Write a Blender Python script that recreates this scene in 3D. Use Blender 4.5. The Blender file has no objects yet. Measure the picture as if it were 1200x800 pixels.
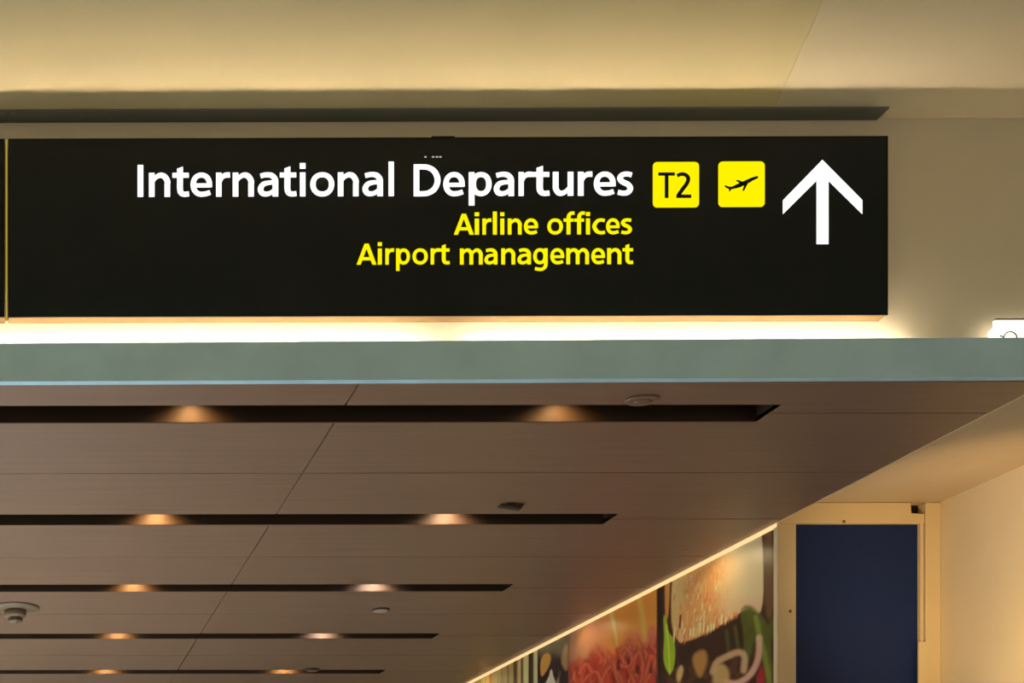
import bpy, bmesh, math, random
import numpy as np
from mathutils import Vector, Matrix

random.seed(7)
S = bpy.context.scene
COL = S.collection

# ------------------------------------------------------------------ camera, world, exposure
F = 1450.0                    # focal length in pixels of the 1200 x 800 frame
VPX, HOR = 29.0, 1067.0       # vanishing point of the corridor and the horizon, in pixels
TH = F * 0.35e-5              # the camera is turned a touch to the left
PX0 = VPX - F * math.tan(TH)
EYE = 1.6

cam = bpy.data.cameras.new('camera')
cam_o = bpy.data.objects.new('camera', cam); COL.objects.link(cam_o)
cam.sensor_fit = 'HORIZONTAL'; cam.sensor_width = 36.0
cam.lens = F / 1200 * 36.0
cam.shift_x = (600 - PX0) / 1200
cam.shift_y = (HOR - 400) / 1200
cam.clip_start = 0.05; cam.clip_end = 200
cam_o.location = (0, 0, EYE); cam_o.rotation_euler = (math.radians(90), 0, TH)
S.camera = cam_o

world = bpy.data.worlds.new('world'); S.world = world; world.use_nodes = True
bg = world.node_tree.nodes['Background']
bg.inputs[0].default_value = (1.0, 0.92, 0.76, 1); bg.inputs[1].default_value = 0.62

S.view_settings.view_transform = 'Standard'; S.view_settings.look = 'None'
S.view_settings.gamma = 1.0; S.view_settings.use_curve_mapping = False
S.view_settings.exposure = 0.0

# strengths of the lamps, the place's own, the assumed and the added ones
TUBE_STRENGTH = 360.0
ASSUMED_HALL_W = 26.0
SLOT_LAMP_W = 20.0
LED_STRENGTH = 1.15
ADDED_NICHE_W = 64.0
ADDED_BEAM_W = 860.0
ASSUMED_POSTER_W = 2.6


def ray(px, py):
    rx, rz = (px - PX0) / F, (HOR - py) / F
    c, s = math.cos(TH), math.sin(TH)
    return (rx * c - s, rx * s + c, rz)


def on_y(px, py, y):
    d = ray(px, py); t = y / d[1]
    return Vector((d[0] * t, y, EYE + d[2] * t))


def on_x(px, py, x):
    d = ray(px, py); t = x / d[0]
    return Vector((x, d[1] * t, EYE + d[2] * t))


def on_z(px, py, z):
    d = ray(px, py); t = (z - EYE) / d[2]
    return Vector((d[0] * t, d[1] * t, z))


# ------------------------------------------------------------------ materials
def srgb(r, g, b):
    f = lambda c: c / 12.92 if c <= 0.04045 else ((c + 0.055) / 1.055) ** 2.4
    return (f(r / 255), f(g / 255), f(b / 255), 1)


def mat(name, col, rough=0.6, metal=0.0, spec=0.5, noise=None, bump=0.0, stretch=(1, 1, 1), coat=0.0):
    """noise = (scale, amount): small tone changes of the base colour."""
    m = bpy.data.materials.new(name); m.use_nodes = True
    nt = m.node_tree; b = nt.nodes['Principled BSDF']
    b.inputs['Base Color'].default_value = col
    b.inputs['Roughness'].default_value = rough
    b.inputs['Metallic'].default_value = metal
    b.inputs['Specular IOR Level'].default_value = spec
    b.inputs['Coat Weight'].default_value = coat
    if noise:
        tc = nt.nodes.new('ShaderNodeTexCoord'); mp = nt.nodes.new('ShaderNodeMapping')
        mp.inputs['Scale'].default_value = stretch
        geo = nt.nodes.new('ShaderNodeObjectInfo')
        add = nt.nodes.new('ShaderNodeVectorMath'); add.operation = 'ADD'
        nt.links.new(tc.outputs['Object'], add.inputs[0]); nt.links.new(geo.outputs['Location'], add.inputs[1])
        nt.links.new(add.outputs[0], mp.inputs[0])
        n = nt.nodes.new('ShaderNodeTexNoise'); n.inputs['Scale'].default_value = noise[0]
        n.inputs['Detail'].default_value = 5
        nt.links.new(mp.outputs[0], n.inputs['Vector'])
        rp = nt.nodes.new('ShaderNodeMapRange')
        rp.inputs[1].default_value = 0.3; rp.inputs[2].default_value = 0.7
        rp.inputs[3].default_value = 1 - noise[1]; rp.inputs[4].default_value = 1 + noise[1]
        nt.links.new(n.outputs[0], rp.inputs[0])
        mx = nt.nodes.new('ShaderNodeVectorMath'); mx.operation = 'SCALE'
        mx.inputs[0].default_value = col[:3]
        nt.links.new(rp.outputs[0], mx.inputs['Scale'])
        nt.links.new(mx.outputs[0], b.inputs['Base Color'])
        if bump:
            bp = nt.nodes.new('ShaderNodeBump'); bp.inputs['Strength'].default_value = bump
            bp.inputs['Distance'].default_value = 0.002
            nt.links.new(n.outputs[0], bp.inputs['Height']); nt.links.new(bp.outputs[0], b.inputs['Normal'])
    return m


def glow(name, col, strength):
    m = bpy.data.materials.new(name); m.use_nodes = True
    nt = m.node_tree; nt.nodes.remove(nt.nodes['Principled BSDF'])
    e = nt.nodes.new('ShaderNodeEmission')
    e.inputs[0].default_value = col; e.inputs[1].default_value = strength
    nt.links.new(e.outputs[0], nt.nodes['Material Output'].inputs[0])
    return m


M = {}
M['wood'] = mat('brown_wood_veneer', (0.230, 0.136, 0.084, 1), 0.42, spec=0.3, noise=(2.2, 0.07), stretch=(0.7, 14, 14))
M['cavity'] = mat('black_void', (0.012, 0.009, 0.006, 1), 0.8)
M['slot'] = mat('dark_brown_channel', (0.040, 0.024, 0.013, 1), 0.55, spec=0.3)
M['teal'] = mat('grey_teal_paint', (0.41, 0.64, 0.72, 1), 0.5, noise=(5, 0.07), bump=0.05)
M['wall'] = mat('cream_plaster', (0.62, 0.54, 0.37, 1), 0.7, noise=(3, 0.03))
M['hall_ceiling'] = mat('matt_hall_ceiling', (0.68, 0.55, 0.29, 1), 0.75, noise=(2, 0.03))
M['hall_ceiling_pale'] = mat('matt_hall_ceiling_paler', (0.70, 0.58, 0.36, 1), 0.75, noise=(2, 0.03))  # slightly paler tone for the right-hand board
M['gold_wall'] = mat('warm_cream_plaster', (0.70, 0.56, 0.34, 1), 0.65, noise=(3, 0.03))
M['tan_ceiling'] = mat('darkened_niche_plaster', (0.50, 0.38, 0.23, 1), 0.7, noise=(3, 0.03))  # plaster darkened in place of weaker light on the niche ceiling
M['frame'] = mat('cream_frame_paint', (0.68, 0.54, 0.31, 1), 0.45, noise=(6, 0.03))
M['blue'] = mat('dark_blue_laminate', (0.010, 0.023, 0.100, 1), 0.5, spec=0.15, noise=(60, 0.10))
M['absorber'] = mat('dark_brown_absorber', (0.060, 0.042, 0.032, 1), 0.95, noise=(40, 0.2))
M['floor'] = mat('polished_stone_floor', (0.42, 0.38, 0.34, 1), 0.25, noise=(3, 0.08))
M['black'] = mat('black_sign_enamel', (0.007, 0.008, 0.007, 1), 0.4, spec=0.1)
M['face'] = mat('black_acrylic_face', (0.011, 0.015, 0.016, 1), 0.35, spec=0.10)
M['tan_case_light'] = mat('pale_tan_plastic', (0.42, 0.34, 0.26, 1), 0.5)
M['dark_olive'] = mat('dark_olive_finish', (0.14, 0.145, 0.115, 1), 0.5, spec=0.2)
M['tan_case'] = mat('tan_painted_steel', (0.085, 0.050, 0.017, 1), 0.6, spec=0.2)
M['white_metal'] = mat('white_enamelled_steel', (0.75, 0.72, 0.66, 1), 0.4)
M['sensor'] = mat('beige_plastic', (0.19, 0.13, 0.075, 1), 0.45)
M['brown_cap'] = mat('brown_plastic', (0.20, 0.12, 0.075, 1), 0.4)
M['dark_cap'] = mat('dark_brown_plastic', (0.035, 0.022, 0.014, 1), 0.4)
M['screw'] = mat('dull_brass', (0.20, 0.13, 0.05, 1), 0.4, metal=0.6)
M['white_glow'] = glow('backlit_white', (1.0, 1.0, 1.0, 1), 1.35)
M['yellow_glow'] = glow('backlit_yellow', (1.0, 0.88, 0.0, 1), 1.02)
M['edge_glow'] = glow('backlit_amber', (0.75, 0.52, 0.10, 1), 0.55)
M['tube'] = glow('warm_tube', (1.0, 0.85, 0.70, 1), TUBE_STRENGTH)
M['box_glow'] = glow('warm_diffuser', (1.0, 0.90, 0.74, 1), 2.6)
M['led'] = glow('warm_led_diffuser', (1.0, 0.66, 0.31, 1), LED_STRENGTH)


def print_material():
    m = bpy.data.materials.new('printed_food_poster'); m.use_nodes = True
    nt = m.node_tree; b = nt.nodes['Principled BSDF']
    a = nt.nodes.new('ShaderNodeVertexColor'); a.layer_name = 'ink'
    nt.links.new(a.outputs[0], b.inputs['Base Color'])
    b.inputs['Roughness'].default_value = 0.35
    return m


M['print'] = print_material()


# ------------------------------------------------------------------ builders
def tag(o, label=None, cat=None, group=None, kind=None):
    if label: o['label'] = label
    if cat: o['category'] = cat
    if group: o['group'] = group
    if kind: o['kind'] = kind
    return o


def obj(name, bm, m, parent=None, loc=(0, 0, 0), smooth=False, rot=(0, 0, 0)):
    me = bpy.data.meshes.new(name)
    bmesh.ops.recalc_face_normals(bm, faces=bm.faces)
    bm.to_mesh(me); bm.free()
    me.materials.append(m if not isinstance(m, str) else M[m])
    if smooth:
        for p in me.polygons: p.use_smooth = True
    o = bpy.data.objects.new(name, me); COL.objects.link(o)
    o.location = loc; o.rotation_euler = rot
    if parent:
        o.parent = parent
        o.location = Vector(loc) - parent_world(parent)
    return o


def parent_world(p):
    v = Vector((0, 0, 0))
    while p:
        v += Vector(p.location); p = p.parent
    return v


def empty(name, loc):
    o = bpy.data.objects.new(name, None); COL.objects.link(o); o.location = loc
    o.empty_display_size = 0.1
    return o


def add_box(bm, x0, x1, y0, y1, z0, z1, bevel=0.0):
    r = bmesh.ops.create_cube(bm, size=1)
    for v in r['verts']:
        v.co = Vector(((x0 + x1) / 2 + v.co.x * (x1 - x0), (y0 + y1) / 2 + v.co.y * (y1 - y0), (z0 + z1) / 2 + v.co.z * (z1 - z0)))
    if bevel:
        es = list({e for v in r['verts'] for e in v.link_edges})
        bmesh.ops.bevel(bm, geom=es, offset=bevel, segments=2, affect='EDGES', profile=0.5)


def box(name, x0, x1, y0, y1, z0, z1, m, parent=None, bevel=0.0):
    """A box given in world coordinates; its origin is the centre of its base."""
    c = Vector(((x0 + x1) / 2, (y0 + y1) / 2, z0))
    bm = bmesh.new()
    add_box(bm, x0 - c.x, x1 - c.x, y0 - c.y, y1 - c.y, 0, z1 - z0, bevel)
    return obj(name, bm, m, parent, c)


def add_prism(bm, pts, z0, z1, axis='z'):
    """Polygon pts extruded; axis 'z': pts=(x,y); axis 'y': pts=(x,z) between y=z0..z1."""
    def P(p, h): return (p[0], p[1], h) if axis == 'z' else (p[0], h, p[1])
    a = [bm.verts.new(P(p, z0)) for p in pts]; b = [bm.verts.new(P(p, z1)) for p in pts]
    n = len(pts)
    bm.faces.new(a); bm.faces.new(list(reversed(b)))
    for i in range(n):
        bm.faces.new((a[i], b[i], b[(i + 1) % n], a[(i + 1) % n]))


def add_lathe(bm, prof, seg=32, sx=1.0, sy=1.0):
    """prof = [(r, z)...] turned about z."""
    rings = []
    for r, z in prof:
        rings.append([bm.verts.new((r * sx * math.cos(2 * math.pi * k / seg), r * sy * math.sin(2 * math.pi * k / seg), z)) for k in range(seg)])
    for a, b in zip(rings, rings[1:]):
        for k in range(seg):
            bm.faces.new((a[k], a[(k + 1) % seg], b[(k + 1) % seg], b[k]))
    bm.faces.new(rings[0]); bm.faces.new(list(reversed(rings[-1])))


def add_tube(bm, pts, r, seg=10):
    pts = [Vector(p) for p in pts]; rings = []
    for i, p in enumerate(pts):
        d = (pts[min(i + 1, len(pts) - 1)] - pts[max(i - 1, 0)]).normalized()
        u = d.orthogonal().normalized()
        if rings and u.dot(prev) < 0: u = -u
        if rings:
            u = (prev - d * prev.dot(d)).normalized()
        prev = u; w = d.cross(u)
        rings.append([bm.verts.new(p + r * (math.cos(2 * math.pi * k / seg) * u + math.sin(2 * math.pi * k / seg) * w)) for k in range(seg)])
    for a, b in zip(rings, rings[1:]):
        for k in range(seg):
            bm.faces.new((a[k], a[(k + 1) % seg], b[(k + 1) % seg], b[k]))
    bm.faces.new(rings[0]); bm.faces.new(list(reversed(rings[-1])))


# ------------------------------------------------------------------ measures of the place
ZC = EYE + 1.78          # underside of the plank ceiling
Y_BEAM = 4.15            # front of the teal beam
Y_WALL = 4.28            # wall carrying the sign
Y_SIGN = 4.232           # front of the sign
ZH = EYE + 925 / F * Y_WALL  # hall ceiling
X_EDGE = 3.45            # right edge of the plank ceiling, plane of the posters
Y_NICHE = 5.69           # door wall
X_RIGHT = (1098 - VPX) / F * Y_NICHE
Z_NICHE = EYE + 477 / F * Y_NICHE
Y_END = 13.0

# ------------------------------------------------------------------ the setting
fl = box('floor', -9, 9, -6, Y_END + 0.2, -0.1, 0, 'floor'); tag(fl, 'polished stone floor of the terminal', kind='structure')
cp = box('floor', 0.9, X_EDGE + 0.8, Y_BEAM - 1.5, Y_END, 0.0005, 0.008, 'absorber'); cp.name = 'floor.001'; tag(cp, 'unseen dark floor sheet added to cut bounced light', kind='structure')  # added out of view so less light bounces onto the right planks
hc = box('ceiling', -9, 9, -6, Y_WALL + 0.1, ZH + 0.012, ZH + 0.1, 'hall_ceiling'); tag(hc, 'plain warm-lit hall ceiling above the sign', kind='structure')
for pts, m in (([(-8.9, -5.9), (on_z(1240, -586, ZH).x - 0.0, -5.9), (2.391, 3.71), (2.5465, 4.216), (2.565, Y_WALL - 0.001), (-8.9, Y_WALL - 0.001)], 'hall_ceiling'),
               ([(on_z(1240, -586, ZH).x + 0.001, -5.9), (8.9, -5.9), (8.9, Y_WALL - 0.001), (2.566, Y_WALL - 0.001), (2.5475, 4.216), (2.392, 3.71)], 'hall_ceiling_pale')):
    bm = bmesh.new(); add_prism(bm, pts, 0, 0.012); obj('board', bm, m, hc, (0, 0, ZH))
wf = box('wall_front', -9, 9, Y_WALL, Y_WALL + 0.02, ZC + 0.03, ZH, 'wall'); tag(wf, 'cream wall behind the hanging sign', kind='structure')

# beam: a fascia with a lip and a ledge behind it that hides the lamps
bm = bmesh.new()
zl0, zl1 = on_y(0, 447, Y_BEAM).z, on_y(0, 402, Y_BEAM).z
zr0, zr1 = on_y(1200, 441.5, Y_BEAM).z, on_y(1200, 395, Y_BEAM).z
xl, xr = on_y(0, 447, Y_BEAM).x, on_y(1200, 441, Y_BEAM).x


def zz(x, a, b): return a + (b - a) * (x - xl) / (xr - xl)


prof = lambda x: [(Y_BEAM, zz(x, zl0, zr0)), (Y_BEAM, zz(x, zl1, zr1)), (Y_BEAM + 0.012, zz(x, zl1, zr1)),
                  (Y_BEAM + 0.012, zz(x, zl0, zr0) + 0.06), (Y_WALL, zz(x, zl0, zr0) + 0.06), (Y_WALL, ZC + 0.03), (Y_BEAM + 0.03, ZC + 0.025), (Y_BEAM + 0.03, zz(x, zl0, zr0))]
A = [bm.verts.new((-5, y, z)) for y, z in prof(-5)]; B = [bm.verts.new((5, y, z)) for y, z in prof(5)]
bm.faces.new(A); bm.faces.new(list(reversed(B)))
for i in range(len(A)):
    j = (i + 1) % len(A); bm.faces.new((A[i], B[i], B[j], A[j]))
bmesh.ops.bevel(bm, geom=[e for e in bm.edges if abs(e.verts[0].co.x - e.verts[1].co.x) > 5], offset=0.0012, segments=1, affect='EDGES')
beam = obj('trim_1', bm, 'teal'); tag(beam, 'grey teal beam fascia running under the sign', kind='structure')

# plank ceiling: dark backing, planks, light channels
back = box('ceiling', -6.0, X_EDGE - 0.005, Y_WALL + 0.022, Y_END, ZC + 0.17, ZC + 0.22, 'cavity')
back.name = 'ceiling.001'; tag(back, 'brown plank ceiling with recessed light slots', kind='structure')
PITCH, Y0 = 1.196, 4.443
SLOT_W = 0.150
XS = [-5.83, -3.51, -1.19, 1.13, X_EDGE - 0.004]
X_SLOT = 2.665
rows = []
for k in range(8):
    c = Y0 + k * PITCH
    rows.append((c - PITCH / 2, c, 'far'))       # plank whose far edge carries the slot
    rows.append((c, c + PITCH / 2, 'near'))
GAP = 0.003
for (ya, yb, side) in rows:
    ya2 = max(ya, Y_BEAM + 0.032)
    for xa, xb in zip(XS, XS[1:]):
        x0, x1 = xa + GAP, xb - (GAP if xb < 3.4 else 0)
        y0, y1 = ya2 + (GAP if ya == ya2 else 0), yb - GAP
        h = SLOT_W / 2
        if xb < X_SLOT:
            pts = [(x0, y0), (x1, y0), (x1, y1 - h), (x0, y1 - h)] if side == 'far' else [(x0, y0 + h), (x1, y0 + h), (x1, y1), (x0, y1)]
        elif side == 'far':
            pts = [(x0, y0), (x1, y0), (x1, y1), (X_SLOT, y1), (X_SLOT, y1 - h), (x0, y1 - h)]
        else:
            pts = [(x0, y0 + h), (X_SLOT, y0 + h), (X_SLOT, y0), (x1, y0), (x1, y1), (x0, y1)]
        c = Vector((sum(p[0] for p in pts) / len(pts), sum(p[1] for p in pts) / len(pts), ZC))
        bm = bmesh.new()
        add_prism(bm, [(p[0] - c.x, p[1] - c.y) for p in pts], 0, 0.018)
        bottom = [e for e in bm.edges if all(v.co.z < 1e-6 for v in e.verts)]
        bmesh.ops.bevel(bm, geom=bottom, offset=0.0012, segments=1, affect='EDGES')
        obj('plank', bm, 'wood', back, c + Vector((0, 0, random.uniform(0, 0.0008))))
for k in range(8):
    c = Y0 + k * PITCH; h = SLOT_W / 2 + 0.001
    bm = bmesh.new()
    z0, z1 = 0.0185, 0.155
    add_box(bm, -5.83, X_SLOT, -h - 0.003, -h, z0 - 0.016, z1); add_box(bm, -5.83, X_SLOT, h, h + 0.003, z0 - 0.016, z1)
    add_box(bm, -5.83, X_SLOT, -h, h, z1 - 0.003, z1); add_box(bm, X_SLOT, X_SLOT + 0.003, -h, h, z0 - 0.016, z1)
    obj('slot_channel', bm, 'slot', back, (0, c, ZC))
edge = box('edge_trim', X_EDGE - 0.004, X_EDGE + 0.003, Y_BEAM + 0.03, Y_NICHE, ZC - 0.001, ZC + 0.09, 'frame', back)

# niche with the door, right wall, poster wall, far end
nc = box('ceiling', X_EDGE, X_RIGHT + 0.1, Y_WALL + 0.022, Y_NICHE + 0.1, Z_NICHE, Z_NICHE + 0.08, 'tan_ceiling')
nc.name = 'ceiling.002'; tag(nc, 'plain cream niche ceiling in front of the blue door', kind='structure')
wr = box('wall_right', X_RIGHT, X_RIGHT + 0.1, Y_WALL + 0.022, Y_NICHE + 0.2, 0, Z_NICHE, 'gold_wall'); tag(wr, 'cream side wall right of the blue door', kind='structure')
wp = box('wall_corridor', X_EDGE + 0.016, X_EDGE + 0.1, Y_NICHE + 0.06, Y_END, 0, ZC + 0.16, 'frame'); tag(wp, 'corridor wall carrying the food posters', kind='structure')
we = box('wall_back', -9, X_EDGE + 0.1, Y_END, Y_END + 0.1, 0, ZC + 0.4, 'wall'); tag(we, 'far end wall of the corridor', kind='structure')

# door in its frame
zt = Z_NICHE
xa, xb = X_EDGE, on_y(933, 700, Y_NICHE).x
xc, xd = on_y(1078, 700, Y_NICHE).x, on_y(1084, 700, Y_NICHE).x
z_head = on_y(1000, 613, Y_NICHE).z
door = empty('door_1', ((xb + xc) / 2, Y_NICHE, 0)); tag(door, 'dark blue door panel in a cream frame', kind='structure')
box('jamb', xa, xb, Y_NICHE, Y_NICHE + 0.03, 0, z_head - 0.001, 'frame', door, 0.002)
xh = on_y(1067, 600, Y_NICHE).x
bm = bmesh.new()
xh2 = on_y(1083, 600, Y_NICHE).x; zn = on_y(1067, 602, Y_NICHE).z
add_prism(bm, [(xa, z_head), (xh2, z_head), (xh2, zn), (xh, zn), (xh, zt - 0.002), (xa, zt - 0.002)], 0, 0.033, 'y')
bmesh.ops.bevel(bm, geom=[e for e in bm.edges if all(v.co.y < 1e-6 for v in e.verts)], offset=0.002, segments=1, affect='EDGES')
obj('header', bm, 'frame', door, (0, Y_NICHE - 0.003, 0))
box('jamb', xd, X_RIGHT - 0.001, Y_NICHE - 0.004, Y_NICHE + 0.06, 0, zt - 0.002, 'frame', door, 0.002)
box('panel', xb - 0.002, xc + 0.012, Y_NICHE + 0.018, Y_NICHE + 0.05, 0.01, z_head + 0.03, 'blue', door)
box('notch_recess', xh, xd, Y_NICHE + 0.045, Y_NICHE + 0.055, zn - 0.01, zt, 'cavity', door)
xs1, xs2 = on_y(1078.4, 700, Y_NICHE).x, on_y(1082.2, 700, Y_NICHE).x
zs = on_y(1080, 752, Y_NICHE).z
box('edge_strip', xs1, xs2, Y_NICHE - 0.001, Y_NICHE + 0.04, 0, z_head, 'frame', door, 0.001)
box('cover_strip', on_y(1074.5, 760, Y_NICHE).x, on_y(1085.3, 760, Y_NICHE).x, Y_NICHE - 0.012, Y_NICHE - 0.002, 0, zs, 'frame', door, 0.002)
for sx, sy, yy in ((989, 611, Y_NICHE - 0.0035), (926, 716, Y_NICHE)):
    p = on_y(sx, sy, yy); bm = bmesh.new()
    add_lathe(bm, [(0.007, 0), (0.007, 0.002), (0.004, 0.004)], 16)
    obj('screw', bm, 'screw', door, p, rot=(math.radians(90), 0, 0))

# ------------------------------------------------------------------ posters on the corridor wall
rng = np.random.default_rng(3)


def lin(c): return np.array(srgb(*c)[:3])


def smooth(e0, e1, x):
    t = np.clip((x - e0) / (e1 - e0), 0, 1); return t * t * (3 - 2 * t)


def vnoise(x, y, seed):
    r = np.random.default_rng(seed); T = r.random((64, 64))
    xi, yi = np.floor(x).astype(int), np.floor(y).astype(int); fx, fy = x - xi, y - yi
    fx = fx * fx * (3 - 2 * fx); fy = fy * fy * (3 - 2 * fy)
    g = lambda a, b: T[a % 64, b % 64]
    return (g(xi, yi) * (1 - fx) + g(xi + 1, yi) * fx) * (1 - fy) + (g(xi, yi + 1) * (1 - fx) + g(xi + 1, yi + 1) * fx) * fy


def chaikin(pts, closed, n=2):
    for _ in range(n):
        out = [] if closed else [pts[0]]
        for (ax, ay), (bx, by) in zip(pts, pts[1:] + ([pts[0]] if closed else [])):
            out += [(ax * .75 + bx * .25, ay * .75 + by * .25), (ax * .25 + bx * .75, ay * .25 + by * .75)]
        pts = out if closed else out + [pts[-1]]
    return pts


def poly_mask(x, y, pts, soft):
    pts = chaikin(list(pts), True)
    inside = np.zeros(x.shape, bool); d = np.full(x.shape, 1e9)
    n = len(pts)
    for i in range(n):
        (ax, ay), (bx, by) = pts[i], pts[(i + 1) % n]
        cond = ((ay > y) != (by > y)) & (x < (bx - ax) * (y - ay) / (by - ay + 1e-12) + ax)
        inside ^= cond
        ex, ey = bx - ax, by - ay
        t = np.clip(((x - ax) * ex + (y - ay) * ey) / (ex * ex + ey * ey + 1e-12), 0, 1)
        d = np.minimum(d, np.hypot(x - ax - t * ex, y - ay - t * ey))
    sd = np.where(inside, d, -d)
    return smooth(-soft, soft, sd)


def line_mask(x, y, pts, w, soft):
    if len(pts) > 2: pts = chaikin(list(pts), False)
    d = np.full(x.shape, 1e9)
    for (ax, ay), (bx, by) in zip(pts, pts[1:]):
        ex, ey = bx - ax, by - ay
        t = np.clip(((x - ax) * ex + (y - ay) * ey) / (ex * ex + ey * ey + 1e-12), 0, 1)
        d = np.minimum(d, np.hypot(x - ax - t * ex, y - ay - t * ey))
    return 1 - smooth(w - soft, w + soft, d)


def put(C, m, col): return C * (1 - m[:, None]) + lin(col)[None] * m[:, None]


def poster(name, u0, u1, paint, label, uscale):
    """A flat print on the corridor wall from depth u0 to u1; paint(u, v) gets metres along and below the top, ink colour is printed on a fine grid."""
    nu = max(8, int((u1 - u0) / uscale))
    us = np.linspace(u0, u1, nu + 1)
    vs = np.concatenate([np.linspace(0, 0.85, 150), np.linspace(0.9, 2.1, 13)])
    U, V = np.meshgrid(us, vs, indexing='ij')
    z_top = ZC - 0.021
    yc = (u0 + u1) / 2
    verts = [(0.0, float(a) - yc, -float(b)) for a, b in zip(U.ravel(), V.ravel())]
    nv = len(vs)
    faces = [(i * nv + j, i * nv + j + 1, (i + 1) * nv + j + 1, (i + 1) * nv + j) for i in range(nu) for j in range(nv - 1)]
    me = bpy.data.meshes.new(name); me.from_pydata(verts, [], faces)
    me.materials.append(M['print'])
    C = np.clip(paint(U.ravel(), V.ravel()) * 1.3, 0, 0.80)
    at = me.color_attributes.new('ink', 'FLOAT_COLOR', 'POINT')
    at.data.foreach_set('color', np.concatenate([C, np.ones((len(C), 1))], 1).astype(np.float32).ravel())
    sheet = bpy.data.objects.new('printed_sheet', me); COL.objects.link(sheet)
    e = empty(name, (X_EDGE + 0.014, yc, z_top - 2.1)); tag(e, label, 'poster', 'food posters along the corridor wall')
    sheet.parent = e; sheet.location = (-0.010, 0, 2.1)
    box('backing_board', X_EDGE + 0.0045, X_EDGE + 0.0158, u0 + 0.001, u1 - 0.001, z_top - 2.1, z_top, 'frame', e)
    return e


def photo_scale(u, v):
    """metres on the poster -> the sketch grid the prints were drawn on"""
    return 29 + F * X_EDGE / u, HOR - F * (ZC - 0.021 - v - EYE) / u


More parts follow.
